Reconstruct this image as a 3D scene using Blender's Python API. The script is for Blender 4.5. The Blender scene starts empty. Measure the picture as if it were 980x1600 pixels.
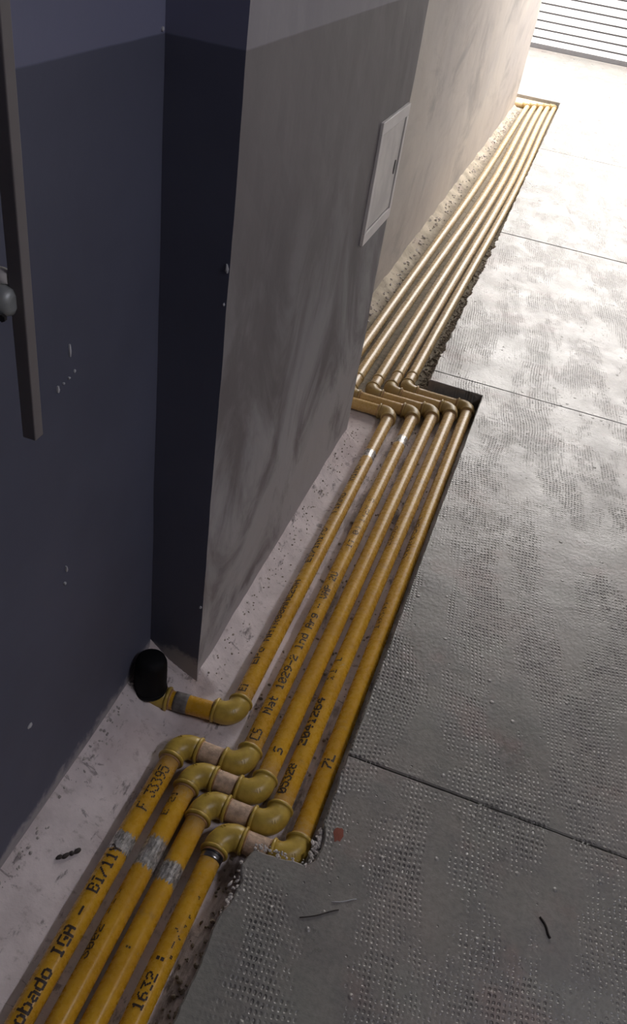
import bpy, bmesh, math, random
from mathutils import Vector, Matrix, noise
random.seed(7)
scene = bpy.context.scene
COL = scene.collection

# ------------------------------------------------------------------ camera
CAM_H = 1.5
F_PX = 1298.245
R = [[0.9377937, 0.3189975, 0.1370530],
     [0.3018135, -0.5538971, -0.7759553],
     [-0.1716145, 0.7690504, -0.6157190]]
cam_d = bpy.data.cameras.new('camera')
cam_d.sensor_fit = 'HORIZONTAL'
cam_d.sensor_width = 36.0
cam_d.lens = F_PX / 980.0 * 36.0
cam_d.clip_start = 0.02
cam_d.clip_end = 200
cam = bpy.data.objects.new('camera', cam_d)
COL.objects.link(cam)
m = Matrix.Identity(4)
for i in range(3):
    m[i][0] = R[0][i]
    m[i][1] = -R[1][i]
    m[i][2] = -R[2][i]
m[2][3] = CAM_H
cam.matrix_world = m
scene.camera = cam

# ------------------------------------------------------------------ sky and exposure
world = bpy.data.worlds.new('sky')
scene.world = world
world.use_nodes = True
bg = world.node_tree.nodes['Background']
bg.inputs['Color'].default_value = (1.0, 0.95, 0.91, 1)
bg.inputs['Strength'].default_value = 3.3
scene.view_settings.view_transform = 'Standard'
scene.view_settings.look = 'None'
scene.view_settings.gamma = 1.0
scene.view_settings.use_curve_mapping = False
scene.view_settings.exposure = 1.25

# the room: roof covers the passage up to OPEN_Y, an open yard lies between it and the gate
OPEN_Y = 5.9
ROOF_Z = 2.75
RIGHT_X = 2.4
BACK_Y = -2.2

# weak cool fill light added out of view over the covered passage
ld = bpy.data.lights.new('added_fill_light', 'AREA')
ld.shape = 'RECTANGLE'
ld.size = 0.12
ld.size_y = 1.2
ld.energy = 11.0
ld.color = (0.92, 0.90, 1.0)
lo = bpy.data.objects.new('added_fill_light', ld)
lo.location = (1.7, 0.75, ROOF_Z - 0.07)
COL.objects.link(lo)

# ------------------------------------------------------------------ node helpers
def new_mat(name):
    mt = bpy.data.materials.new(name)
    mt.use_nodes = True
    nt = mt.node_tree
    return mt, nt, nt.nodes['Principled BSDF']

class N:
    def __init__(self, nt):
        self.nt = nt
        self.obj = nt.nodes.new('ShaderNodeTexCoord').outputs['Object']
    def _set(self, sock, v):
        if hasattr(v, 'is_linked') or isinstance(v, bpy.types.NodeSocket):
            self.nt.links.new(v, sock)
        else:
            sock.default_value = v
    def noise(self, scale, detail=4, rough=0.55, vec=None, dist=0.0):
        n = self.nt.nodes.new('ShaderNodeTexNoise')
        n.inputs['Scale'].default_value = scale
        n.inputs['Detail'].default_value = detail
        n.inputs['Roughness'].default_value = rough
        n.inputs['Distortion'].default_value = dist
        self.nt.links.new(vec if vec is not None else self.obj, n.inputs['Vector'])
        return n.outputs['Fac']
    def noisecol(self, scale, vec=None):
        n = self.nt.nodes.new('ShaderNodeTexNoise')
        n.inputs['Scale'].default_value = scale
        n.inputs['Detail'].default_value = 2
        self.nt.links.new(vec if vec is not None else self.obj, n.inputs['Vector'])
        return n.outputs['Color']
    def voronoi(self, scale, vec=None, feature='F1'):
        n = self.nt.nodes.new('ShaderNodeTexVoronoi')
        n.feature = feature
        n.inputs['Scale'].default_value = scale
        self.nt.links.new(vec if vec is not None else self.obj, n.inputs['Vector'])
        return n.outputs['Distance']
    def mapping(self, scale=(1, 1, 1), rot=(0, 0, 0), vec=None, loc=(0, 0, 0)):
        n = self.nt.nodes.new('ShaderNodeMapping')
        n.inputs['Scale'].default_value = scale
        n.inputs['Rotation'].default_value = rot
        n.inputs['Location'].default_value = loc
        self.nt.links.new(vec if vec is not None else self.obj, n.inputs['Vector'])
        return n.outputs['Vector']
    def math(self, op, a, b=0.0, c=0.0, clamp=False):
        n = self.nt.nodes.new('ShaderNodeMath')
        n.operation = op
        n.use_clamp = clamp
        for s, v in zip(n.inputs, (a, b, c)):
            self._set(s, v)
        return n.outputs[0]
    def vmath(self, op, a, b):
        n = self.nt.nodes.new('ShaderNodeVectorMath')
        n.operation = op
        self._set(n.inputs[0], a)
        self._set(n.inputs[1], b)
        return n.outputs[0]
    def ramp(self, fac, a, b, lo=0.0, hi=1.0):
        n = self.nt.nodes.new('ShaderNodeMapRange')
        n.interpolation_type = 'SMOOTHSTEP'
        self._set(n.inputs['Value'], fac)
        n.inputs['From Min'].default_value = a
        n.inputs['From Max'].default_value = b
        n.inputs['To Min'].default_value = lo
        n.inputs['To Max'].default_value = hi
        return n.outputs['Result']
    def mix(self, fac, a, b):
        n = self.nt.nodes.new('ShaderNodeMix')
        n.data_type = 'RGBA'
        self._set(n.inputs[0], fac)
        for s, v in ((n.inputs[6], a), (n.inputs[7], b)):
            if isinstance(v, tuple):
                s.default_value = v + (1,) if len(v) == 3 else v
            else:
                self.nt.links.new(v, s)
        return n.outputs[2]
    def sep(self, vec=None):
        n = self.nt.nodes.new('ShaderNodeSeparateXYZ')
        self.nt.links.new(vec if vec is not None else self.obj, n.inputs[0])
        return n.outputs
    def bump(self, h, strength=0.3, dist=0.01, normal=None):
        n = self.nt.nodes.new('ShaderNodeBump')
        n.inputs['Strength'].default_value = strength
        n.inputs['Distance'].default_value = dist
        self.nt.links.new(h, n.inputs['Height'])
        if normal is not None:
            self.nt.links.new(normal, n.inputs['Normal'])
        return n.outputs['Normal']
    def attr(self, name):
        n = self.nt.nodes.new('ShaderNodeAttribute')
        n.attribute_name = name
        return n.outputs['Fac']
    def link(self, a, b):
        self.nt.links.new(a, b)

# ------------------------------------------------------------------ materials
def mat_floor():
    mt, nt, b = new_mat('textured_concrete')
    g = N(nt)
    big = g.noise(1.7, 6, 0.62)
    mid = g.noise(9, 6, 0.65)
    fine = g.noise(95, 4, 0.65)
    c = g.mix(g.ramp(big, 0.35, 0.66), (0.225, 0.222, 0.198), (0.30, 0.270, 0.242))
    c = g.mix(g.ramp(mid, 0.42, 0.62, 0, 0.6), c, (0.195, 0.186, 0.178))
    c = g.mix(g.ramp(g.noise(4.3, 5, 0.6), 0.54, 0.66, 0, 0.5), c, (0.28, 0.205, 0.185))
    c = g.mix(g.ramp(g.noise(5.1, 5, 0.6, g.mapping((1, 1, 1), (0, 0, 0), None, (9, 4, 2))), 0.56, 0.68, 0, 0.5), c, (0.25, 0.255, 0.225))
    c = g.mix(g.ramp(fine, 0.35, 0.7, 0, 0.4), c, (0.13, 0.122, 0.118))
    # rows of dimples pressed in with a bush roller, in broken and slightly wandering bands
    warp = g.vmath('MULTIPLY', g.vmath('SUBTRACT', g.noisecol(1.6), (0.5, 0.5, 0.5)), (0.10, 0.10, 0.0))
    warp2 = g.vmath('MULTIPLY', g.vmath('SUBTRACT', g.noisecol(14), (0.5, 0.5, 0.5)), (0.008, 0.008, 0.0))
    p = g.vmath('ADD', g.vmath('ADD', g.obj, warp), warp2)
    p = g.mapping((1, 1, 1), (0, 0, math.radians(-7)), p)
    s = g.sep(p)
    k = 2 * math.pi / 0.0098
    sx = g.math('SINE', g.math('MULTIPLY', s[0], k))
    sy = g.math('SINE', g.math('MULTIPLY', s[1], k * 0.86))
    dim = g.math('MULTIPLY', g.math('MULTIPLY_ADD', sx, 0.5, 0.5), g.math('MULTIPLY_ADD', sy, 0.5, 0.5))
    dim = g.ramp(dim, 0.10, 0.75)
    band = g.noise(1.0, 3, 0.55, g.mapping((8.5, 2.4, 1), (0, 0, math.radians(-12)), p))
    patch = g.noise(4.6, 6, 0.7, g.mapping((1, 1, 1), (0, 0, 0), None, (3, 1, 0)))
    mask = g.math('MULTIPLY', g.ramp(band, 0.40, 0.58), g.ramp(patch, 0.36, 0.60))
    hole = g.math('MULTIPLY', g.math('MULTIPLY', dim, mask), g.ramp(g.noise(38, 3), 0.34, 0.62, 0.15, 1.0))
    c = g.mix(g.math('MULTIPLY', hole, 0.72), c, (0.095, 0.088, 0.084))
    rough = g.ramp(g.noise(6.0, 6, 0.65), 0.3, 0.7, 0.26, 0.40)
    h = g.math('SUBTRACT', g.math('MULTIPLY_ADD', fine, 0.30, g.math('MULTIPLY', mid, 0.9)), g.math('MULTIPLY', hole, 1.15))
    lump = g.ramp(g.voronoi(17, g.vmath('ADD', g.obj, warp2)), 0.03, 0.11, 1, 0)
    pit = g.ramp(g.voronoi(31, g.vmath('ADD', g.obj, (0.7, 0.2, 0))), 0.03, 0.09, 1, 0)
    h = g.math('ADD', h, g.math('MULTIPLY', lump, 0.7))
    h = g.math('SUBTRACT', h, g.math('MULTIPLY', pit, 0.6))
    g.link(g.bump(h, 0.9, 0.0030), b.inputs['Normal'])
    g.link(c, b.inputs['Base Color'])
    g.link(rough, b.inputs['Roughness'])
    b.inputs['Specular IOR Level'].default_value = 0.62
    return mt

def mat_bed():
    mt, nt, b = new_mat('smeared_cement')
    g = N(nt)
    n1 = g.noise(9, 5, 0.6)
    n2 = g.noise(45, 5, 0.65)
    s = g.sep()
    c = g.mix(g.ramp(n1, 0.3, 0.7), (0.78, 0.70, 0.69), (0.60, 0.535, 0.525))
    c = g.mix(g.ramp(n2, 0.55, 0.72, 0, 0.6), c, (0.30, 0.25, 0.235))
    far = g.ramp(s[1], 2.45, 2.9)
    c = g.mix(far, c, g.mix(g.ramp(n1, 0.35, 0.65), (0.52, 0.455, 0.36), (0.36, 0.315, 0.245)))
    # dark scuffs
    sc = g.noise(14, 6, 0.75, g.mapping((1.6, 0.55, 1), (0, 0, 0.5)))
    c = g.mix(g.ramp(sc, 0.57, 0.66, 0, 0.8), c, (0.13, 0.11, 0.11))
    sc2 = g.noise(26, 6, 0.7, g.mapping((0.7, 1.8, 1), (0, 0, 0.9)), 0.6)
    c = g.mix(g.ramp(sc2, 0.60, 0.67, 0, 0.7), c, (0.20, 0.17, 0.165))
    c = g.mix(g.ramp(g.noise(3.5, 4, 0.6), 0.5, 0.66, 0, 0.35), c, (0.46, 0.36, 0.35))
    # bare earth between the pipes
    soil = g.ramp(g.noise(5.5, 5, 0.7, g.mapping((2.2, 0.6, 1))), 0.52, 0.62, 0, 0.6)
    inpipes = g.ramp(s[0], -0.40, -0.30)
    c = g.mix(g.math('MULTIPLY', soil, inpipes), c, (0.15, 0.12, 0.105))
    far_shade = g.math('MULTIPLY', far, g.ramp(g.math('MULTIPLY_ADD', n1, 0.06, s[0]), -0.635, -0.60))  # shade between the far pipes, painted into the bed colour
    c = g.mix(g.math('MULTIPLY', far_shade, 0.85), c, g.mix(g.ramp(n2, 0.4, 0.65), (0.27, 0.235, 0.175), (0.15, 0.125, 0.095)))
    g.link(c, b.inputs['Base Color'])
    b.inputs['Roughness'].default_value = 0.85
    b.inputs['Specular IOR Level'].default_value = 0.25
    h = g.math('ADD', g.math('MULTIPLY', n1, 0.8), g.math('MULTIPLY', n2, 0.35))
    g.link(g.bump(h, 0.8, 0.006), b.inputs['Normal'])
    return mt

def mat_paint(name, lower, upper, split, patchy=0.0, patch_col=(0.3, 0.29, 0.28)):
    """painted plaster: darker dado below 'split', lighter paint above"""
    mt, nt, b = new_mat(name)
    g = N(nt)
    s = g.sep()
    n1 = g.noise(2.5, 4)
    edge = g.math('ADD', s[2], g.math('MULTIPLY', g.noise(14, 2), 0.002))
    lo2 = tuple(v * 0.84 for v in lower)
    cl = g.mix(g.ramp(n1, 0.3, 0.7), lower, lo2)
    if patchy > 0:
        v = g.mapping((1, 1.5, 1.0), (0.12, 0, 0))
        p1 = g.noise(2.2, 6, 0.62, v, 0.9)
        low = g.ramp(s[2], 0.15, 1.15, 1.0, 0.06)
        f = g.math('MULTIPLY', g.ramp(g.math('MULTIPLY_ADD', low, 0.16, p1), 0.46, 0.68), low)
        cl = g.mix(g.math('MULTIPLY', f, patchy), cl, patch_col)
        p2 = g.noise(30, 6, 0.7, g.mapping((1, 1.0, 0.5)))
        cl = g.mix(g.math('MULTIPLY', g.ramp(p2, 0.6, 0.7, 0, 0.5), g.ramp(s[2], 0.0, 0.55, 1.0, 0.0)), cl, (0.10, 0.10, 0.10))
    c = g.mix(g.ramp(edge, split - 0.001, split + 0.003), cl, upper)
    # crumbled grey foot of the wall
    foot = g.math('ADD', s[2], g.math('MULTIPLY', g.noise(11, 5, 0.7), -0.14))
    c = g.mix(g.ramp(foot, -0.066, -0.030, 0.9, 0), c, (0.40, 0.38, 0.39))
    g.link(c, b.inputs['Base Color'])
    b.inputs['Roughness'].default_value = 0.6
    b.inputs['Specular IOR Level'].default_value = 0.3
    h = g.math('ADD', g.noise(6, 4), g.math('MULTIPLY', g.noise(70, 3), 0.12))
    g.link(g.bump(h, 0.14, 0.01), b.inputs['Normal'])
    return mt

def mat_plaster_far():
    mt, nt, b = new_mat('stained_plaster')
    g = N(nt)
    s = g.sep()
    n1 = g.noise(1.8, 6, 0.6, g.mapping((1, 0.45, 0.9)), 0.5)
    n2 = g.noise(2.6, 6, 0.62, g.mapping((1, 0.55, 1.0), (0.2, 0, 0)), 0.8)
    c = g.mix(g.ramp(n1, 0.3, 0.7), (0.55, 0.50, 0.45), (0.45, 0.415, 0.395))
    c = g.mix(g.ramp(n2, 0.48, 0.70, 0, 0.65), c, (0.29, 0.27, 0.26))
    n3 = g.noise(3.0, 6, 0.65, g.mapping((1, 0.7, 1.0), (0.5, 0, 0)), 0.6)
    c = g.mix(g.ramp(n3, 0.52, 0.74, 0, 0.4), c, (0.27, 0.23, 0.21))
    g.link(c, b.inputs['Base Color'])
    b.inputs['Roughness'].default_value = 0.7
    h = g.math('ADD', g.noise(5, 4), g.math('MULTIPLY', g.noise(60, 3), 0.15))
    g.link(g.bump(h, 0.3, 0.01), b.inputs['Normal'])
    return mt

def mat_simple(name, col, rough=0.5, metal=0.0, spec=0.5, var=0.15, scale=20, bump=0.0, bscale=60):
    mt, nt, b = new_mat(name)
    g = N(nt)
    n = g.noise(scale, 4)
    c = g.mix(g.ramp(n, 0.3, 0.7), col, tuple(v * (1 - var) for v in col))
    g.link(c, b.inputs['Base Color'])
    b.inputs['Roughness'].default_value = rough
    b.inputs['Metallic'].default_value = metal
    b.inputs['Specular IOR Level'].default_value = spec
    if bump > 0:
        g.link(g.bump(g.noise(bscale, 4), bump, 0.003), b.inputs['Normal'])
    return mt

def mat_pipe():
    mt, nt, b = new_mat('yellow_epoxy')
    g = N(nt)
    n1 = g.noise(12, 4)
    n2 = g.noise(90, 5, 0.7)
    c = g.mix(g.ramp(n1, 0.3, 0.7), (0.62, 0.335, 0.022), (0.52, 0.27, 0.020))
    c = g.mix(g.ramp(g.noise(24, 5, 0.7), 0.58, 0.72, 0, 0.45), c, (0.36, 0.22, 0.07))
    # pale primer near joints
    pr = g.math('MULTIPLY', g.attr('primer'), g.ramp(n2, 0.25, 0.6))
    c = g.mix(g.math('MULTIPLY', pr, 0.75), c, (0.47, 0.285, 0.10))
    # pale glare put into the pipe colour, stronger towards the bright yard
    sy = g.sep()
    light_tint = g.math('MULTIPLY', g.ramp(sy[1], 1.3, 3.7), g.ramp(g.noise(7, 5, 0.6), 0.2, 0.6, 0.75, 1.0))
    c = g.mix(g.math('MULTIPLY', light_tint, 0.82), c, (0.47, 0.385, 0.25))
    # coating wrenched off, bare steel
    ragged = g.noise(1.0, 5, 0.75, g.mapping((190, 42, 190)))
    bare = g.ramp(g.math('ADD', g.attr('bare'), g.math('MULTIPLY_ADD', ragged, 0.9, -0.45)), 0.48, 0.56)
    steel = g.mix(g.ramp(g.noise(1, 4, 0.6, g.mapping((240, 50, 240))), 0.35, 0.65), (0.72, 0.69, 0.65), (0.22, 0.20, 0.18))
    c = g.mix(bare, c, steel)
    # splashes of cement
    sp = g.ramp(g.noise(55, 5, 0.7), 0.66, 0.72, 0, 0.5)
    c = g.mix(sp, c, (0.5, 0.42, 0.32))
    g.link(c, b.inputs['Base Color'])
    g.link(g.math('MULTIPLY', bare, 0.45), b.inputs['Metallic'])
    g.link(g.ramp(n2, 0.3, 0.7, 0.22, 0.34), b.inputs['Roughness'])
    b.inputs['Specular IOR Level'].default_value = 0.5
    g.link(g.bump(g.math('ADD', g.math('MULTIPLY', n2, 0.12), g.math('MULTIPLY', bare, -0.6)), 0.2, 0.0012), b.inputs['Normal'])
    return mt

def mat_elbow():
    mt, nt, b = new_mat('ochre_fitting_enamel')
    g = N(nt)
    sy = g.sep()
    c = g.mix(g.ramp(g.noise(60, 4), 0.3, 0.7), (0.52, 0.36, 0.065), (0.42, 0.285, 0.05))
    light_tint = g.math('MULTIPLY', g.ramp(sy[1], 1.3, 2.7), g.ramp(g.noise(30, 5, 0.6), 0.2, 0.6, 0.6, 1.0))  # shaded brown look of the distant elbows put into their colour
    c = g.mix(g.math('MULTIPLY', light_tint, 0.75), c, (0.33, 0.22, 0.105))
    g.link(c, b.inputs['Base Color'])
    b.inputs['Roughness'].default_value = 0.36
    g.link(g.bump(g.noise(140, 4), 0.15, 0.003), b.inputs['Normal'])
    return mt

def mat_gate():
    return mat_simple('white_gate_paint', (0.82, 0.82, 0.83), 0.45, var=0.05, scale=4)

M = {
    'floor': mat_floor(),
    'bed': mat_bed(),
    'left': mat_paint('blue_grey_paint', (0.122, 0.130, 0.182), (0.218, 0.228, 0.328), 1.278),
    'pillar': mat_paint('worn_grey_paint', (0.19, 0.172, 0.178), (0.29, 0.275, 0.30), 1.278, 0.95, (0.42, 0.41, 0.42)),
    'far': mat_plaster_far(),
    'plain': mat_simple('grey_wall_paint', (0.16, 0.155, 0.165), 0.7, var=0.1, scale=2),
    'ceil': mat_simple('grey_ceiling_paint', (0.20, 0.19, 0.19), 0.8, var=0.1, scale=2),
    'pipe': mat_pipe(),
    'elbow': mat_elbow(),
    'collar': mat_simple('tan_joint_sealant', (0.46, 0.26, 0.12), 0.6, var=0.3, scale=120),
    'nipple': mat_simple('pale_pink_primer', (0.70, 0.50, 0.35), 0.75, var=0.45, scale=70, bump=0.5, bscale=110),
    'ink': mat_simple('black_printing_ink', (0.035, 0.018, 0.010), 0.6),
    'steel': mat_simple('bare_steel', (0.45, 0.44, 0.43), 0.3, 1.0, var=0.4, scale=90),
    'rubber': mat_simple('black_rubber', (0.006, 0.006, 0.007), 0.7, spec=0.2),
    'soot': mat_simple('black_tape', (0.02, 0.02, 0.022), 0.4),
    'panel': mat_simple('cream_panel_enamel', (0.86, 0.82, 0.78), 0.5, var=0.10, scale=9),
    'panel_door': mat_simple('cream_door_enamel', (0.80, 0.755, 0.71), 0.5, var=0.22, scale=9),
    'black': mat_simple('black_slot', (0.015, 0.014, 0.014), 0.6),
    'bar': mat_simple('grey_bar_paint', (0.20, 0.18, 0.18), 0.5, var=0.12, scale=8),
    'zinc': mat_simple('pale_zinc', (0.42, 0.44, 0.43), 0.45, 0.3, var=0.2, scale=25),
    'gate': mat_gate(),
    'gate_rail': mat_simple('grey_gate_rail', (0.11, 0.107, 0.112), 0.5),
    'rubble': mat_simple('crumbled_mortar', (0.46, 0.40, 0.33), 0.95, spec=0.15, var=0.55, scale=60),
    'pale_rubble': mat_simple('pale_mortar', (0.62, 0.57, 0.53), 0.95, spec=0.15, var=0.4, scale=60),
    'smear': mat_simple('grey_cement_smear', (0.20, 0.18, 0.165), 0.8, var=0.5, scale=80),
    'chip': mat_simple('white_plaster_chip', (0.62, 0.62, 0.64), 0.9),
    'twig': mat_simple('dark_dry_twig', (0.05, 0.04, 0.035), 0.8),
    'brick': mat_simple('brick_red_smear', (0.27, 0.085, 0.055), 0.9),
    'yard': mat_simple('pale_yard_concrete', (0.55, 0.53, 0.51), 0.6, var=0.12, scale=5),
}

# ------------------------------------------------------------------ mesh helpers
def mesh_obj(name, verts, faces, mat, parent=None, smooth=False, attrs=None):
    me = bpy.data.meshes.new(name)
    me.from_pydata(verts, [], faces)
    me.update()
    if smooth:
        me.polygons.foreach_set('use_smooth', [True] * len(me.polygons))
    if attrs:
        for k, vals in attrs.items():
            a = me.attributes.new(k, 'FLOAT', 'POINT')
            a.data.foreach_set('value', vals)
    me.materials.append(mat)
    o = bpy.data.objects.new(name, me)
    COL.objects.link(o)
    if parent is not None:
        o.parent = parent
    return o

def bm_obj(name, bm, mat, parent=None, smooth=False):
    bmesh.ops.recalc_face_normals(bm, faces=bm.faces)
    me = bpy.data.meshes.new(name)
    bm.to_mesh(me)
    bm.free()
    if smooth:
        me.polygons.foreach_set('use_smooth', [True] * len(me.polygons))
    me.materials.append(mat)
    o = bpy.data.objects.new(name, me)
    COL.objects.link(o)
    if parent is not None:
        o.parent = parent
    return o

def box_bm(bm, lo, hi, bevel=0.0):
    r = bmesh.ops.create_cube(bm, size=1.0)
    vs = r['verts']
    for v in vs:
        v.co = Vector([lo[i] + (v.co[i] + 0.5) * (hi[i] - lo[i]) for i in range(3)])
    if bevel > 0:
        es = list({e for v in vs for e in v.link_edges})
        bmesh.ops.bevel(bm, geom=es, offset=bevel, segments=2, affect='EDGES', profile=0.5)

def box(name, lo, hi, mat, parent=None, bevel=0.0):
    bm = bmesh.new()
    box_bm(bm, lo, hi, bevel)
    return bm_obj(name, bm, mat, parent)

def thing(name, label, cat, loc=(0, 0, 0), group=None):
    o = bpy.data.objects.new(name, None)
    o.empty_display_size = 0.05
    COL.objects.link(o)
    o.location = loc
    o['label'] = label
    o['category'] = cat
    if group:
        o['group'] = group
    return o

def tag(o, label, cat, group=None):
    o['label'] = label
    o['category'] = cat
    if group:
        o['group'] = group
    return o

def structure(o, label=None):
    o['kind'] = 'structure'
    if label:
        o['label'] = label
    return o

def frames(pts):
    pts = [Vector(p) for p in pts]
    out = []
    n = len(pts)
    t0 = (pts[1] - pts[0]).normalized()
    up = Vector((0, 0, 1)) if abs(t0.z) < 0.9 else Vector((1, 0, 0))
    side = t0.cross(up).normalized()
    for i in range(n):
        if i == 0:
            t = pts[1] - pts[0]
        elif i == n - 1:
            t = pts[-1] - pts[-2]
        else:
            t = pts[i + 1] - pts[i - 1]
        t.normalize()
        side = (side - t * side.dot(t)).normalized()
        out.append((pts[i], t, side, side.cross(t)))
    return out

def tube(name, pts, radii, mat, parent=None, n=24, attrs=None, caps=True):
    if not isinstance(radii, (list, tuple)):
        radii = [radii] * len(pts)
    vs, fs = [], []
    for (p, t, s, u), r in zip(frames(pts), radii):
        for k in range(n):
            a = 2 * math.pi * k / n
            vs.append(p + s * (math.cos(a) * r) + u * (math.sin(a) * r))
    L = len(pts)
    for i in range(L - 1):
        for k in range(n):
            k2 = (k + 1) % n
            fs.append((i * n + k, (i + 1) * n + k, (i + 1) * n + k2, i * n + k2))
    if caps:
        fs.append(tuple(range(n)))
        fs.append(tuple(reversed(range((L - 1) * n, L * n))))
    at = None
    if attrs:
        at = {}
        for key, vals in attrs.items():
            at[key] = [v for v in vals for _ in range(n)]
    o = mesh_obj(name, vs, fs, mat, parent, True, at)
    me = o.data
    if caps:
        me.polygons[len(fs) - 1].use_smooth = False
        me.polygons[len(fs) - 2].use_smooth = False
    bm = bmesh.new()
    bm.from_mesh(me)
    bmesh.ops.recalc_face_normals(bm, faces=bm.faces)
    bm.to_mesh(me)
    bm.free()
    return o

# ------------------------------------------------------------------ the setting
X_PIL = -0.470      # pillar face towards the passage
X_LEFT = -0.592     # recessed wall beside the near pipes
X_FAR = -0.700      # long wall beside the far pipes
Y_PIL0, Y_PIL1 = 1.19, 2.395
Y_FAR1 = 8.45
Z_BED = -0.068
SPLIT = 1.278

def wall_block(name, lo, hi, mat, label, bevel=0.004, rough=0.0, step=0.04):
    """a wall as a solid block whose visible skin is gently uneven"""
    bm = bmesh.new()
    box_bm(bm, lo, hi, 0.0)
    if rough > 0:
        ex = [hi[i] - lo[i] for i in range(3)]
        for ax in range(3):
            cuts = int(ex[ax] / step)
            for c in range(1, cuts):
                co = [0, 0, 0]
                co[ax] = lo[ax] + ex[ax] * c / cuts
                no = [0, 0, 0]
                no[ax] = 1
                if ax == 0:
                    continue
                geom = bm.verts[:] + bm.edges[:] + bm.faces[:]
                bmesh.ops.bisect_plane(bm, geom=geom, plane_co=co, plane_no=no)
        for v in bm.verts:
            d = noise.noise(v.co * 5.0) * rough + noise.noise(v.co * 17.0) * rough * 0.4
            v.co.x += d
            if abs(v.co.y - lo[1]) < 1e-4:
                v.co.y += d * 0.5
    o = bm_obj(name, bm, mat)
    return structure(o, label)

wall_block('wall_left', (-0.95, BACK_Y, -0.12), (X_LEFT, Y_PIL0 + 0.05, ROOF_Z), M['left'],
           'blue grey painted wall recessed at the left, darker below the paint line', rough=0.0015)
wall_block('wall_pillar', (-0.95, Y_PIL0, -0.12), (X_PIL, Y_PIL1, ROOF_Z), M['pillar'],
           'grey scuffed wall projecting beside the pipes, with the access panel', rough=0.0022)
_pw = bpy.data.objects['wall_pillar'].data      # the narrow side facing the camera carries the blue dado paint
_pw.materials.append(M['left'])
for _p in _pw.polygons:
    if _p.normal.y < -0.7:
        _p.material_index = 1
wall_block('wall_far', (-1.15, Y_PIL1, -0.12), (X_FAR, Y_FAR1, 3.0), M['far'],
           'pale stained plaster wall running beside the far pipes', rough=0.003, step=0.08)
structure(box('wall_right', (RIGHT_X, BACK_Y, -0.12), (RIGHT_X + 0.15, 12.6, 2.9), M['plain']), 'grey wall on the right')
structure(box('wall_back', (-0.95, BACK_Y - 0.15, -0.12), (RIGHT_X, BACK_Y, ROOF_Z), M['plain']), 'grey wall behind the camera')
structure(box('wall_yard', (-3.2, Y_FAR1, -0.12), (-3.05, 12.6, 2.9), M['far']), 'yard wall at the far left')
structure(box('ceiling', (-1.15, BACK_Y - 0.15, ROOF_Z), (RIGHT_X + 0.15, OPEN_Y, ROOF_Z + 0.15), M['ceil']), 'ceiling over the passage')

structure(box('added_batten_1', (1.7 - 0.07, 0.75 - 0.63, ROOF_Z - 0.062), (1.7 + 0.07, 0.75 + 0.63, ROOF_Z), M['gate'], None, 0.004), 'white batten added above the fill light, out of view')  # unseen housing, added to go with the fill light

# trench bed: uneven cement, filleted up against the walls
def wall_x(y):
    if y < Y_PIL0:
        return X_LEFT
    if y < Y_PIL1:
        return X_PIL
    return X_FAR

def bed_z(x, y):
    p = Vector((x, y, 0))
    z = Z_BED + noise.noise(p * 9) * 0.0028 + noise.noise(p * 33) * 0.0016
    d = x - wall_x(y)
    if y < Y_PIL0:
        z += 0.058 * max(0.0, 1 - d / 0.125) ** 1.3 + 0.012 * max(0.0, 1 - d / 0.05)
        e = Y_PIL0 - y
        if x < X_PIL:
            z += 0.02 * max(0.0, 1 - e / 0.04)
    elif y < Y_PIL1:
        w = 0.055 + 0.02 * noise.noise(Vector((3.1, y * 4, 0)))
        z += (0.052 + 0.012 * noise.noise(Vector((1, y * 9, 2)))) * max(0.0, 1 - d / w) ** 1.2
    elif y < Y_FAR1 + 0.02:
        w = 0.075 + 0.03 * noise.noise(Vector((7.1, y * 3, 0)))
        z += (0.040 + 0.02 * noise.noise(Vector((5, y * 6, 2)))) * max(0.0, 1 - max(d, 0) / w) ** 1.1
        if d < 0.13:
            z += max(0.0, noise.noise(p * 31)) * 0.008
    return z

vs, fs = [], []
NX = 62
ys = []
y = BACK_Y
while y < 8.95:
    ys.append(y)
    y += 0.06 if y < 0.2 else (0.0125 if y < 3.2 else 0.025)
for y in ys:
    for i in range(NX):
        x = -0.78 + i * (0.78 - 0.03) / (NX - 1)
        vs.append((x, y, bed_z(x, y)))
for j in range(len(ys) - 1):
    for i in range(NX - 1):
        a = j * NX + i
        fs.append((a, a + 1, a + NX + 1, a + NX))
bed = mesh_obj('floor_trench', vs, fs, M['bed'], None, True)
structure(bed, 'uneven cement bed of the pipe trench')
structure(box('floor_trench_return', (-3.0, 8.40, -0.13), (-0.78, 8.86, Z_BED), M['bed']), 'trench bed turning behind the far wall')

# floor: concrete panels with open joints, cut raggedly along the trench
floor = bpy.data.objects.new('floor', None)
COL.objects.link(floor)
floor['kind'] = 'structure'
floor['label'] = 'grey concrete floor with rolled dimples, cast in panels'

def ragged(a, b, amp, step, seed):
    """points from a towards b (b left out), jittered sideways"""
    a, b = Vector(a), Vector(b)
    d = b - a
    L = d.length
    n = max(1, int(L / step))
    nrm = Vector((-d.y, d.x)) / L
    out = []
    for i in range(n):
        t = i / n
        j = 0.0
        if 0 < i:
            q = Vector((seed, t * L * 14, 0))
            j = noise.noise(q) * amp + noise.noise(q * 4.3) * amp * 0.6
        out.append(a + d * t + nrm * j)
    return out

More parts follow.
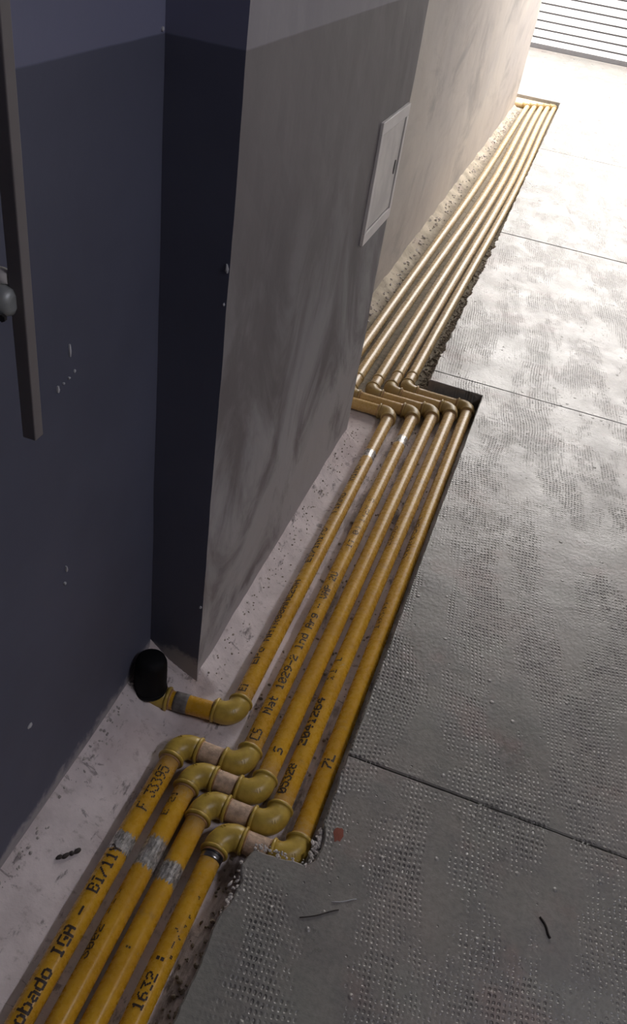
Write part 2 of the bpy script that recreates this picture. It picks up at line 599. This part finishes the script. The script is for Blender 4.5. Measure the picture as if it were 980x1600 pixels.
def panel(segs, thick=0.10, mat='floor'):
    """segs: (x, y, amp) corners in order, counter-clockwise; amp = raggedness of the edge that starts there"""
    poly = []
    for i, (x, y, amp) in enumerate(segs):
        x2, y2, _ = segs[(i + 1) % len(segs)]
        if amp > 0:
            poly += ragged((x, y), (x2, y2), amp, 0.012, i * 7.3 + x * 3 + y)
        else:
            poly.append(Vector((x, y)))
    n = len(poly)
    ins = []
    for i in range(n):
        a, b, c = poly[i - 1], poly[i], poly[(i + 1) % n]
        e1 = (b - a).normalized()
        e2 = (c - b).normalized()
        nn = Vector((-(e1 + e2).y, (e1 + e2).x))
        nn = nn.normalized() if nn.length > 1e-6 else Vector((-e1.y, e1.x))
        ins.append(b + nn * 0.0032)
    vs = [(p.x, p.y, 0.0) for p in ins] + [(p.x, p.y, -0.0025) for p in poly] + \
         [(p.x, p.y, -thick) for p in poly]
    fs = [tuple(range(n))]
    for r in range(2):
        for i in range(n):
            k = (i + 1) % n
            fs.append((r * n + i, (r + 1) * n + i, (r + 1) * n + k, r * n + k))
    return mesh_obj('concrete_panel', vs, fs, M[mat], floor)

XR = RIGHT_X
G = 0.0020
panel([(-0.195, BACK_Y, 0), (XR, BACK_Y, 0), (XR, 1.1135 - G, 0.0012), (-0.080, 1.1135 - G, 0.003), (-0.079, 0.945, 0.004), (-0.066, 0.895, 0.004), (-0.069, 0.858, 0.003),
       (-0.083, 0.8405, 0.004), (-0.185, 0.832, 0.003), (-0.197, 0.795, 0.004), (-0.184, 0.765, 0.004), (-0.188, 0.715, 0.003), (-0.196, 0.69, 0.004), (-0.194, 0.2, 0)])
panel([(-0.080, 1.1135 + G, 0.0012), (XR, 1.1135 + G, 0), (XR, 2.944 - 0.0012, 0), (-0.282, 2.944 - 0.0012, 0.003),
       (-0.281, 2.860, 0.0008), (-0.073, 2.855, 0.0016)])
panel([(-0.282, 2.944 + 0.0012, 0), (XR, 2.944 + 0.0012, 0), (XR, 4.767 - 0.004, 0), (-0.287, 4.767 - 0.004, 0.013)])
panel([(-0.289, 4.767 + 0.004, 0), (XR, 4.767 + 0.004, 0), (XR, 6.9, 0), (-0.307, 6.9, 0.006)])
panel([(-0.307, 6.906, 0), (XR, 6.906, 0), (XR, 10.70, 0), (-3.05, 10.70, 0), (-3.05, 8.842, 0), (-0.321, 8.836, 0.004)])
panel([(-3.05, 10.712, 0), (XR, 10.712, 0), (XR, 11.93, 0), (-3.05, 11.93, 0)])
panel([(-3.3, 11.94, 0), (XR + 0.2, 11.94, 0), (XR + 0.2, 16, 0), (-3.3, 16, 0)], mat='yard')

# ------------------------------------------------------------------ gas pipes
PR = 0.0215
ZP = Z_BED + PR + 0.001
ER, CR, BR = 0.0262, 0.0290, 0.032      # elbow radius, collar radius, bend radius
SOCK = 0.014                             # socket length past the bend

GLYPH = {
 'A': '01110 10001 10001 11111 10001 10001 10001', 'B': '11110 10001 10001 11110 10001 10001 11110',
 'C': '01111 10000 10000 10000 10000 10000 01111', 'E': '11111 10000 10000 11110 10000 10000 11111',
 'F': '11111 10000 10000 11110 10000 10000 10000', 'G': '01111 10000 10000 10011 10001 10001 01111',
 'H': '10001 10001 10001 11111 10001 10001 10001', 'I': '01110 00100 00100 00100 00100 00100 01110',
 'L': '10000 10000 10000 10000 10000 10000 11111', 'M': '10001 11011 10101 10101 10001 10001 10001',
 'N': '10001 11001 10101 10011 10001 10001 10001', 'O': '01110 10001 10001 10001 10001 10001 01110',
 'P': '11110 10001 10001 11110 10000 10000 10000', 'R': '11110 10001 10001 11110 10100 10010 10001',
 'S': '01111 10000 10000 01110 00001 00001 11110', 'T': '11111 00100 00100 00100 00100 00100 00100',
 'U': '10001 10001 10001 10001 10001 10001 01110', 'V': '10001 10001 10001 10001 10001 01010 00100',
 'D': '11110 10001 10001 10001 10001 10001 11110', 'Y': '10001 10001 01010 00100 00100 00100 00100',
 'a': '00000 00000 01110 00001 01111 10001 01111', 'b': '10000 10000 11110 10001 10001 10001 11110',
 'd': '00001 00001 01111 10001 10001 10001 01111', 'g': '00000 01111 10001 10001 01111 00001 01110',
 'n': '00000 00000 11110 10001 10001 10001 10001', 'o': '00000 00000 01110 10001 10001 10001 01110',
 'p': '00000 00000 11110 10001 11110 10000 10000', 'r': '00000 00000 10110 11000 10000 10000 10000',
 't': '01000 01000 11110 01000 01000 01000 00110',
 '0': '01110 10001 10011 10101 11001 10001 01110', '1': '00100 01100 00100 00100 00100 00100 01110',
 '2': '01110 10001 00001 00110 01000 10000 11111', '3': '11111 00010 00100 00010 00001 10001 01110',
 '4': '00010 00110 01010 10010 11111 00010 00010', '5': '11111 10000 11110 00001 00001 10001 01110',
 '6': '00110 01000 10000 11110 10001 10001 01110', '7': '11111 00001 00010 00100 01000 01000 01000',
 '8': '01110 10001 10001 01110 10001 10001 01110', '9': '01110 10001 10001 01111 00001 00010 01100',
 '-': '00000 00000 00000 11111 00000 00000 00000', '/': '00001 00001 00010 00100 01000 10000 10000',
 '.': '00000 00000 00000 00000 00000 01100 01100', ':': '00000 01100 01100 00000 01100 01100 00000',
 ' ': '00000 00000 00000 00000 00000 00000 00000',
}

def pipe_text(parent, path, text, y0, char_w, height, theta_deg, dot=1.0, wear=0.05):
    """dot-matrix print wrapped on the pipe, read along +Y with the letter tops towards -X"""
    vs, fs = [], []
    dy = char_w / 6.0
    da = height / 7.0
    rd = min(dy, da) * 0.78 * dot
    rr = PR + 0.00035
    for ci, ch in enumerate(text):
        rows = GLYPH[ch].split()
        for r_i, row in enumerate(rows):
            for c_i, bit in enumerate(row):
                if bit == '0' or random.random() < wear:
                    continue
                yy = y0 + (ci * 6 + c_i) * dy
                arc = (3 - r_i) * da
                th = math.radians(theta_deg) - arc / rr
                cx, cz = path(yy)
                b = len(vs)
                for k in range(6):
                    a = math.pi / 3 * k
                    th2 = th + rd * math.cos(a) / rr
                    vs.append((cx + rr * math.sin(th2), yy + rd * 1.15 * math.sin(a), cz + rr * math.cos(th2)))
                fs.append(tuple(range(b, b + 6)))
    o = mesh_obj('printed_text', vs, fs, M['ink'], parent)
    o['label'] = 'black dot-matrix lettering'
    return o

def seg_path(keys):
    """keys: list of (y, x); smooth x(y)"""
    def f(y):
        if y <= keys[0][0]:
            x = keys[0][1]
        elif y >= keys[-1][0]:
            x = keys[-1][1]
        else:
            for (a, xa), (b, xb) in zip(keys, keys[1:]):
                if a <= y <= b:
                    t = (y - a) / (b - a)
                    t = t * t * (3 - 2 * t)
                    x = xa + (xb - xa) * t
                    break
        return x, ZP
    return f

def y_pipe(parent, path, y0, y1, step=0.01, bare=(), primer=(), name='pipe'):
    n = max(2, int((y1 - y0) / step))
    pts, A, B = [], [], []
    for i in range(n + 1):
        y = y0 + (y1 - y0) * i / n
        x, z = path(y)
        pts.append((x, y, z))
        A.append(max([0.0] + [max(0.0, 1 - abs(y - c) / w) for c, w in bare]))
        B.append(max([0.0] + [max(0.0, min(1.0, 1.6 * (1 - abs(y - c) / w))) for c, w in primer]))
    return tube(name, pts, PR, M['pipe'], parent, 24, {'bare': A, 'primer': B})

def collar(parent, p, d, r=CR, w=0.0075, mat='collar'):
    p, d = Vector(p), Vector(d).normalized()
    pts, rad = [], []
    for t, k in ((-0.5, 0.88), (-0.42, 0.96), (-0.2, 1.0), (0.2, 1.0), (0.42, 0.96), (0.5, 0.88)):
        pts.append(p + d * (w * t))
        rad.append(r * k)
    return tube('collar', pts, rad, M[mat], parent, 24)

def elbow(parent, corner, d_in, d_out, er=ER, collar_mat='collar'):
    """90 degree fitting; d_in points from the corner towards one arm, d_out towards the other"""
    c, a, b = Vector(corner), Vector(d_in).normalized(), Vector(d_out).normalized()
    o = c + a * BR + b * BR
    pts, rad = [c + a * (BR + SOCK)], [er * 0.98]
    K = 12
    for i in range(K + 1):
        t = math.pi / 2 * i / K
        pts.append(o - b * (BR * math.cos(t)) - a * (BR * math.sin(t)))
        rad.append(er * (1 + 0.045 * math.sin(2 * t)))
    pts.append(c + b * (BR + SOCK))
    rad.append(er * 0.98)
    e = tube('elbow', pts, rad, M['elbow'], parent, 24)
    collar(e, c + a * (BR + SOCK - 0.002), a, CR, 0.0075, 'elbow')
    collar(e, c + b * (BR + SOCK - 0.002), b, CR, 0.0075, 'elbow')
    # thin ring of sealant where the pipe enters
    collar(e, c + a * (BR + SOCK + 0.0035), a, PR * 1.10, 0.005, collar_mat)
    collar(e, c + b * (BR + SOCK + 0.0035), b, PR * 1.10, 0.005, collar_mat)
    # cast mark on the back of the bend
    diag = -(a + b).normalized()
    q = o + diag * BR
    n = (Vector((0, 0, 1)) * 0.80 + diag * 0.55).normalized()
    tdir = (a - b).normalized()
    R3 = Matrix((tdir, n.cross(tdir), n)).transposed()
    for s in (-0.0028, 0.0028):
        cc = q + n * (er * 1.035) + tdir * s
        bm = bmesh.new()
        box_bm(bm, (-0.0009, -0.004, -0.0012), (0.0009, 0.004, 0.0012), 0.0)
        for v in bm.verts:
            v.co = R3 @ v.co + cc
        bm_obj('cast_mark', bm, M['elbow'], e)
    return e

AX = BR + SOCK          # distance from an elbow corner to its mouth
UP_Y, DN_Y, LT, RT = Vector((0, 1, 0)), Vector((0, -1, 0)), Vector((-1, 0, 0)), Vector((1, 0, 0))

near_x = [-0.4310, -0.3715, -0.3205, -0.2610]
near_l = [1.020, 0.969, 0.916, 0.8645]
mid_a = [-0.354, -0.2840, -0.2285, -0.1745, -0.1130]
mid_b = [-0.362, -0.2840, -0.2210, -0.1620, -0.1070]
mid_l = [2.610, 2.664, 2.712, 2.765, 2.814]
far_a = [-0.602, -0.545, -0.470, -0.410, -0.3575]
far_m = [-0.575, -0.497, -0.437, -0.381, -0.3290]
far_b = [-0.592, -0.533, -0.474, -0.418, -0.3600]
far_l = [8.605, 8.655, 8.705, 8.755, 8.800]

labels = [
    'yellow gas pipe that starts from the black sleeve beside the pillar, nearest the wall',
    'leftmost yellow gas pipe at the bottom edge, second from the wall past the bends',
    'second yellow gas pipe from the left at the bottom edge, tight against its right neighbour',
    'third yellow gas pipe from the left at the bottom edge, with a scraped silver band',
    'yellow gas pipe nearest the floor slab, with a bright steel ring at its first bend',
]
bare_near = [[(0.762, 0.040)], [(0.765, 0.065)], [(0.742, 0.042)], []]

def stub(parent, p0, p1, name, mat, r=PR, n=10):
    p0, p1 = Vector(p0), Vector(p1)
    pts = [p0.lerp(p1, i / n) for i in range(n + 1)]
    z = [0.0] * (n + 1)
    return tube(name, pts, r, M[mat], parent, 24, {'bare': z, 'primer': z})

for i in range(5):
    root = thing('gas_pipe', labels[i], 'pipe', (0, 0, 0), 'yellow gas pipes in the trench')
    pm = seg_path([(0.8, mid_a[i]), (2.8, mid_b[i])])
    if i > 0:
        k = i - 1
        pn = seg_path([(-1, near_x[k]), (1.2, near_x[k])])
        y = near_l[k]
        y_pipe(root, pn, BACK_Y + 0.1, -0.2, 0.5)
        pipe_near = y_pipe(root, pn, -0.2, y - AX + 0.01, 0.008, bare_near[k], [(y - AX, 0.05)])
        elbow(root, (near_x[k], y, ZP), DN_Y, RT)
        stub(root, (near_x[k] + AX - 0.008, y, ZP), (mid_a[i] - AX + 0.008, y, ZP), 'nipple', 'nipple', PR * 1.07)
        elbow(root, (mid_a[i], y, ZP), LT, UP_Y)
        y0 = y + AX - 0.01
        if k == 0:
            pipe_text(pipe_near, pn, 'Aprobado IGA -', 0.362, 0.0190, 0.0230, 4, 1.02)
            pipe_text(pipe_near, pn, 'BI/11Y', 0.655, 0.0165, 0.0240, -2, 1.05)
            pipe_text(pipe_near, pn, 'F 33395', 0.838, 0.0155, 0.0250, 8, 1.0)
        elif k == 1:
            pipe_text(pipe_near, pn, '3002', 0.548, 0.0165, 0.0170, -42, 0.95, 0.12)
            pipe_text(pipe_near, pn, '- - -', 0.632, 0.0100, 0.0110, -38, 1.1, 0.1)
            pipe_text(pipe_near, pn, 'E 21', 0.845, 0.0150, 0.0170, -34, 0.85, 0.3)
        elif k == 2:
            pipe_text(pipe_near, pn, ':', 0.588, 0.0120, 0.0130, -6, 0.75)
        else:
            pipe_text(pipe_near, pn, '1632 :', 0.508, 0.0165, 0.0200, -6, 0.95)
            pipe_text(pipe_near, pn, '.-/.. .', 0.600, 0.0190, 0.0190, 22, 0.7, 0.2)
            # bright steel ring and black tape below the elbow
            p, z = pn(y - AX)
            st = stub(root, (p, y - AX - 0.021, ZP), (p, y - AX - 0.006, ZP), 'steel_ring', 'steel', PR * 1.035, 3)
            st['label'] = 'bright bare steel ring'
            st = stub(root, (p, y - AX - 0.010, ZP), (p, y - AX - 0.001, ZP), 'tape', 'soot', PR * 1.06, 3)
            st['label'] = 'black tape'
    else:
        # comes out of the black sleeve in the corner, one short arm, one bend
        ya = 1.134
        s0 = Vector((-0.552, 1.112, ZP))
        elbow(root, (mid_a[0], ya, ZP), LT, UP_Y)
        dirv = (Vector((mid_a[0], ya, ZP)) - s0).normalized()
        stub(root, s0 + dirv * 0.035, Vector((mid_a[0], ya, ZP)) - dirv * (AX - 0.008), 'pipe', 'pipe', PR)
        elbow(root, s0, dirv, Vector((0, 0, 1)))
        cl = stub(root, s0 + dirv * 0.060, s0 + dirv * 0.092, 'cement_smear', 'smear', PR * 1.05, 4)
        cl['label'] = 'grey cement smeared round the pipe'
        y0 = ya + AX - 0.01
    # middle run
    y1 = mid_l[i]
    bare_m = []
    if i == 0:
        bare_m = [(2.30, 0.045)]
    pipe_mid = y_pipe(root, pm, y0, y1 - AX + 0.01, 0.01, bare_m if i != 1 else [(2.44, 0.05)], [(y0, 0.06), (y1 - AX, 0.06)])
    if i == 0:
        pipe_text(pipe_mid, pm, 'EI', 1.196, 0.0130, 0.0200, -18, 1.1)
        pipe_text(pipe_mid, pm, 'EPo NATR08ANC25H', 1.285, 0.0205, 0.0200, -36, 1.0, 0.08)
        pipe_text(pipe_mid, pm, 'EI/IN175', 1.69, 0.0210, 0.0200, -36, 1.0, 0.08)
        pipe_text(pipe_mid, pm, 'TIHNO', 1.93, 0.0240, 0.0200, -36, 1.0, 0.1)
        pipe_text(pipe_mid, pm, 'MIND', 2.12, 0.0240, 0.0200, -36, 1.0, 0.1)
    elif i == 1:
        pipe_text(pipe_mid, pm, 'CS', 1.083, 0.0165, 0.0240, -4, 1.0)
        pipe_text(pipe_mid, pm, 'Mat 1029-2 Ind Arg - VAP 2U', 1.160, 0.0195, 0.0200, -4, 1.0)
        pipe_text(pipe_mid, pm, 'IT 04', 1.80, 0.0220, 0.0170, 2, 0.9, 0.2)
        pipe_text(pipe_mid, pm, 'ITEM 5', 1.93, 0.0220, 0.0170, 4, 0.8, 0.3)
    elif i == 2:
        pipe_text(pipe_mid, pm, 'S', 1.072, 0.0170, 0.0220, 6, 1.05)
    elif i == 3:
        pipe_text(pipe_mid, pm, '05328', 0.985, 0.0160, 0.0210, -30, 1.05)
        pipe_text(pipe_mid, pm, '2041264', 1.115, 0.0210, 0.0220, -34, 1.1)
        pipe_text(pipe_mid, pm, '11 L', 1.315, 0.0230, 0.0190, -34, 0.95, 0.1)
        pipe_text(pipe_mid, pm, '2050', 1.87, 0.0260, 0.0180, -46, 0.9, 0.2)
    else:
        pipe_text(pipe_mid, pm, '7L', 1.080, 0.0210, 0.0220, -8, 1.05)
        pipe_text(pipe_mid, pm, '10341', 1.53, 0.0240, 0.0160, -44, 0.95, 0.15)
        pipe_text(pipe_mid, pm, 'V0R050R', 1.84, 0.0300, 0.0200, -52, 1.0, 0.15)
    # far offset
    elbow(root, (mid_b[i], y1, ZP), DN_Y, LT)
    stub(root, (mid_b[i] - AX + 0.008, y1, ZP), (far_a[i] + AX - 0.008, y1, ZP), 'pipe', 'pipe')
    elbow(root, (far_a[i], y1, ZP), RT, UP_Y)
    pf = seg_path([(2.7, far_a[i]), (5.8, far_m[i]), (8.5, far_b[i])])
    yb = far_l[i]
    y_pipe(root, pf, y1 + AX - 0.01, yb - AX + 0.01, 0.03, (), [(y1 + AX, 0.09)])
    yc = y1 + AX + 0.075 + 0.02 * (i % 2)
    cx, cz = pf(yc)
    collar(root, (cx, yc, ZP), UP_Y, PR * 1.13, 0.018, 'elbow')
    elbow(root, (far_b[i], yb, ZP), DN_Y, LT)
    stub(root, (far_b[i] - AX + 0.008, yb, ZP), (-1.9, yb, ZP), 'pipe', 'pipe', PR, 30)

# black rubber sleeve where the first pipe leaves the wall
sl = thing('rubber_sleeve', 'black rubber sleeve round the pipe in the dark corner beside the pillar', 'sleeve', (-0.5515, 1.112, -0.024))
pts, rad = [], []
prof = [(0.0, 0.0355), (0.010, 0.0368), (0.03, 0.0366), (0.06, 0.0362), (0.085, 0.0350), (0.096, 0.031), (0.102, 0.020), (0.104, 0.004)]
for h, r in prof:
    pts.append((0.0, h * 0.03, h))
    rad.append(r)
tube('sleeve_body', pts, rad, M['rubber'], sl, 28)
tube('sleeve_lip', [(0, 0, -0.004), (0, 0, 0.0), (0, 0.001, 0.005), (0.0, 0.001, 0.009)], [0.0355, 0.0385, 0.0388, 0.0360], M['rubber'], sl, 28)

# ------------------------------------------------------------------ access panel on the pillar
ap = thing('access_panel', 'cream metal access panel with a black slot on the grey pillar wall', 'access panel', (X_PIL, 2.095, 0.718))
W, H, T = 0.283, 0.303, 0.008
for nm, lo, hi in (('frame_rail', (0.0, 0, H - 0.030), (T, W, H)), ('frame_rail', (0.0, 0, 0), (T, W, 0.030)),
                   ('frame_stile', (0.0, 0, 0.030), (T, 0.022, H - 0.030)), ('frame_stile', (0.0, W - 0.022, 0.030), (T, W, H - 0.030))):
    box(nm, (lo[0] - 0.004, lo[1], lo[2]), hi, M['panel'], ap, 0.0015)
dr = box('door', (0.0, 0.0255, 0.0335), (T - 0.003, W - 0.0255, H - 0.0335), M['panel_door'], ap, 0.0012)
box('gap_lining', (-0.004, 0.020, 0.028), (0.003, W - 0.020, H - 0.028), M['black'], ap)
bm = bmesh.new()
bmesh.ops.create_cone(bm, cap_ends=True, segments=24, radius1=0.5, radius2=0.5, depth=1.0)
for v in bm.verts:
    x, y, z = v.co
    v.co = Vector((T - 0.003 + z * 0.003, W - 0.052 + x * 0.015, H * 0.5 - 0.002 + y * 0.038))
s_ = bm_obj('latch_slot', bm, M['black'], dr)
s_['label'] = 'black oval latch slot'

# ------------------------------------------------------------------ vertical pull bar at the left
pb = thing('pull_bar', 'dark grey square metal bar hanging upright before the left wall', 'handle', (-0.5275, 0.729, 0.895))
box('bar', (-0.0095, -0.0085, 0.0), (0.0085, 0.0085, 0.62), M['bar'], pb, 0.0014)
for zc in (0.180, 0.52):
    kn = tube('standoff', [(-0.068, -0.012, zc), (-0.05, -0.012, zc), (-0.028, -0.012, zc), (-0.012, -0.012, zc), (-0.004, -0.012, zc), (-0.001, -0.012, zc)],
              [0.0165, 0.0165, 0.0175, 0.0175, 0.0145, 0.008], M['zinc'], pb, 24)
    kn['label'] = 'pale rounded metal standoff'
    tube('standoff_collar', [(-0.068, -0.004, zc + 0.024), (-0.018, -0.004, zc + 0.024), (-0.0105, -0.004, zc + 0.024)], [0.0095, 0.0095, 0.007], M['panel'], kn, 16)
    bm = bmesh.new()
    bmesh.ops.create_cone(bm, cap_ends=True, segments=6, radius1=0.0045, radius2=0.004, depth=0.005)
    for v in bm.verts:
        v.co = Vector((-0.006 + v.co.x, -0.028 + v.co.z, zc - 0.012 + v.co.y))
    bm_obj('bolt_head', bm, M['black'], kn)

# ------------------------------------------------------------------ slatted gate across the yard
gt = thing('sliding_gate', 'white gate of wide horizontal slats across the bright far end', 'gate', (-0.3, 11.95, 0.0))
GX0, GX1 = -2.7, RIGHT_X + 0.25
box('bottom_rail', (GX0, 0.0, 0.003), (GX1, 0.05, 0.050), M['gate_rail'], gt, 0.003)
slat_me = None
z = 0.054
nsl = 0
while z < 1.95:
    hgt = 0.056 if nsl == 0 else 0.0690
    if nsl < 2:
        s_ = box('slat', (GX0, 0.004, 0), (GX1, 0.034, hgt), M['gate'], gt, 0.003)
        slat_me = s_.data
    else:
        s_ = bpy.data.objects.new('slat', slat_me)
        COL.objects.link(s_)
        s_.parent = gt
    s_.location.z = z
    z += hgt + 0.0197
    nsl += 1
bk = box('backing', (GX0, 0.0345, 0.05), (GX1, 0.0355, z), M['gate_rail'], gt)
for xx in (GX0 + 0.02, -0.95, 0.9, GX1 - 0.08):
    box('upright', (xx, 0.036, 0.05), (xx + 0.06, 0.075, z), M['gate_rail'], gt, 0.003)

# ------------------------------------------------------------------ loose crumbs and small marks
def crumbs(name, spots, mat, label, cat):
    vs, fs = [], []
    base = [(0, 0, 1), (0.89, 0, 0.45), (0.28, 0.85, 0.45), (-0.72, 0.53, 0.45), (-0.72, -0.53, 0.45), (0.28, -0.85, 0.45),
            (0.72, 0.53, -0.45), (-0.28, 0.85, -0.45), (-0.89, 0, -0.45), (-0.28, -0.85, -0.45), (0.72, -0.53, -0.45), (0, 0, -1)]
    tri = [(0, 1, 2), (0, 2, 3), (0, 3, 4), (0, 4, 5), (0, 5, 1), (1, 6, 2), (2, 7, 3), (3, 8, 4), (4, 9, 5), (5, 10, 1),
           (6, 7, 2), (7, 8, 3), (8, 9, 4), (9, 10, 5), (10, 6, 1), (11, 7, 6), (11, 8, 7), (11, 9, 8), (11, 10, 9), (11, 6, 10)]
    for (x, y, z, s) in spots:
        b = len(vs)
        a = random.random() * 6.28
        sx, sy, sz = (s * random.uniform(0.6, 1.4) for _ in range(3))
        for p in base:
            k = random.uniform(0.75, 1.2)
            px, py = p[0] * sx * k, p[1] * sy * k
            vs.append((x + px * math.cos(a) - py * math.sin(a), y + px * math.sin(a) + py * math.cos(a), z + p[2] * sz * 0.7 * k))
        fs += [(b + i, b + j, b + k2) for i, j, k2 in tri]
    o = mesh_obj(name, vs, fs, mat)
    o['kind'] = 'stuff'
    return tag(o, label, cat)

spots = []
def add(x, y, s):
    spots.append((x, y, bed_z(x, y) + s * 0.3, s))
for _ in range(800):      # along the slab edge past the offset
    y = 2.9 + abs(random.gauss(0, 0.95))
    if y > 5.6:
        continue
    x = -0.285 - abs(random.gauss(0, 0.022))
    if x > -0.334:
        add(x, y, random.uniform(0.002, 0.0075))
for _ in range(420):       # between the pipes
    y = random.uniform(0.4, 8.3)
    if y < 2.6:
        i = random.randrange(4)
        if y < 1.06:
            continue
        x = (mid_a[i] + mid_a[i + 1]) / 2 + random.gauss(0, 0.004)
    else:
        if y < 2.95:
            continue
        i = random.randrange(4)
        x = (far_a[i] + far_a[i + 1]) / 2 + 0.02 + random.gauss(0, 0.005)
    add(x, y, random.uniform(0.0015, 0.005))
for _ in range(260):       # beside the near pipes
    y = random.uniform(0.3, 0.84)
    x = random.choice((-0.225, -0.4, -0.2)) + random.gauss(0, 0.01)
    if -0.235 < x < -0.198:
        add(x, y, random.uniform(0.0015, 0.005))
for _ in range(160):       # foot of the pillar
    y = random.uniform(1.2, 2.5)
    add(X_PIL + 0.01 + abs(random.gauss(0, 0.022)), y, random.uniform(0.0012, 0.0035))
crumbs('rubble', spots, M['rubble'], 'brown mortar crumbs and earth lying along the trench', 'rubble')

spots = []
for _ in range(420):       # foot of the far wall
    y = random.uniform(2.6, 8.4)
    x = X_FAR + 0.025 + abs(random.gauss(0, 0.035))
    if x < -0.625:
        add(x, y, random.uniform(0.002, 0.009))
for _ in range(60):        # broken mortar along the slab corner by the last near bend
    t = random.random()
    x, y = -0.19 + 0.118 * t, 0.842 + random.gauss(0, 0.004)
    s_ = random.uniform(0.001, 0.004)
    spots.append((x, y, -0.002 + s_ * 0.2, s_))
for _ in range(50):
    x, y = -0.075 + random.gauss(0, 0.005), random.uniform(0.85, 0.93)
    s_ = random.uniform(0.001, 0.006)
    spots.append((x, y, -0.012 + s_ * 0.2, s_))
for _ in range(50):
    x, y = -0.190 + random.gauss(0, 0.004), random.uniform(0.69, 0.80)
    s_ = random.uniform(0.001, 0.005)
    spots.append((x, y, -0.006 + s_ * 0.2, s_))
for _ in range(90):       # foot of the left wall
    y = random.uniform(0.4, 1.15)
    add(X_LEFT + 0.006 + abs(random.gauss(0, 0.012)), y, random.uniform(0.001, 0.004))
crumbs('mortar_crumbs', spots, M['pale_rubble'], 'pale mortar crumbs at the foot of the walls', 'rubble')

def strip(name, pts, r, mat, label, cat):
    o = tube(name, pts, r, mat, None, 6)
    return tag(o, label, cat)

pts, rad = [], []
for k in range(25):
    t = k / 24
    x = -0.528 + 0.028 * t
    y = 0.690 + 0.038 * t + 0.002 * math.sin(t * 15)
    pts.append((x, y, bed_z(x, y) + 0.0045))
    rad.append(0.0022 + 0.0028 * abs(math.sin(t * 12.5)))
strip('debris_strand', pts, rad, M['twig'], 'short knotted dark strand on the pale cement left of the pipes', 'debris')
for (xa, ya, xb, yb, r, lab) in ((-0.060, 0.742, 0.005, 0.783, 0.0012, 'thin dark twig lying on the near floor panel close to the pipes'),
                                 (0.362, 0.918, 0.388, 0.885, 0.0020, 'short dark splinter on the near floor panel at the right'),
                                 (-0.015, 0.792, 0.030, 0.815, 0.0008, 'pale hair-thin fibre on the floor beside the twig')):
    pts = []
    for k in range(9):
        t = k / 8
        pts.append((xa + (xb - xa) * t + 0.003 * math.sin(t * 5), ya + (yb - ya) * t, r + 0.0004))
    strip('twig', pts, r, M['twig'] if 'pale' not in lab else M['chip'], lab, 'twig')

# flaked paint: small proud chips that belong to the walls
def chip(x, y, z, sy, sz, wall, normal='x', seed=0):
    random.seed(seed + 100)
    bm = bmesh.new()
    ring = []
    for k in range(9):
        a = 2 * math.pi * k / 9
        q = random.uniform(0.6, 1.2)
        u, v = math.cos(a) * sy * q, math.sin(a) * sz * q
        ring.append(bm.verts.new((x + 0.0012, y + u, z + v) if normal == 'x' else (x + u, y - 0.0012, z + v)))
    c = bm.verts.new((x + 0.0028, y, z) if normal == 'x' else (x, y - 0.0028, z))
    back = [bm.verts.new((v.co.x - 0.004, v.co.y, v.co.z) if normal == 'x' else (v.co.x, v.co.y + 0.004, v.co.z)) for v in ring]
    for k in range(9):
        k2 = (k + 1) % 9
        bm.faces.new((ring[k], ring[k2], c))
        bm.faces.new((ring[k2], ring[k], back[k], back[k2]))
    o = bm_obj('paint_chip', bm, M['chip'], bpy.data.objects[wall])
    return o
XL = X_LEFT + 0.001
for i, (y, z, a, b) in enumerate(((0.916, 0.909, 0.0025, 0.010), (0.882, 0.862, 0.003, 0.006), (0.896, 0.866, 0.002, 0.002), (0.910, 0.868, 0.0025, 0.002),
                                  (0.925, 0.872, 0.002, 0.003), (0.875, 0.523, 0.002, 0.007), (0.868, 0.497, 0.0025, 0.003), (0.738, 0.270, 0.008, 0.005),
                                  (1.180, 1.283, 0.0035, 0.0035))):
    chip(XL, y, z, a, b, 'wall_left', 'x', i)
chip(-0.474, 1.1895, 0.966, 0.003, 0.010, 'wall_pillar', 'y', 40)
chip(-0.4745, 1.1895, 0.905, 0.002, 0.003, 'wall_pillar', 'y', 41)
chip(-0.475, 1.1895, 0.20, 0.003, 0.005, 'wall_pillar', 'y', 42)

# brick-red smear on the floor panel beside the last near bend
vs, fs = [], []
for k in range(14):
    a = 2 * math.pi * k / 14
    q = 0.6 + 0.7 * abs(noise.noise(Vector((math.cos(a) * 2, math.sin(a) * 2, 3.3))))
    vs.append((-0.043 + math.cos(a) * 0.013 * q, 0.926 + math.sin(a) * 0.021 * q, 0.0009))
vs.append((-0.043, 0.926, 0.0016))
for k in range(14):
    fs.append((k, (k + 1) % 14, 14))
sm = mesh_obj('brick_smear', vs, fs, M['brick'], floor)
sm['label'] = 'small brick-red smear'
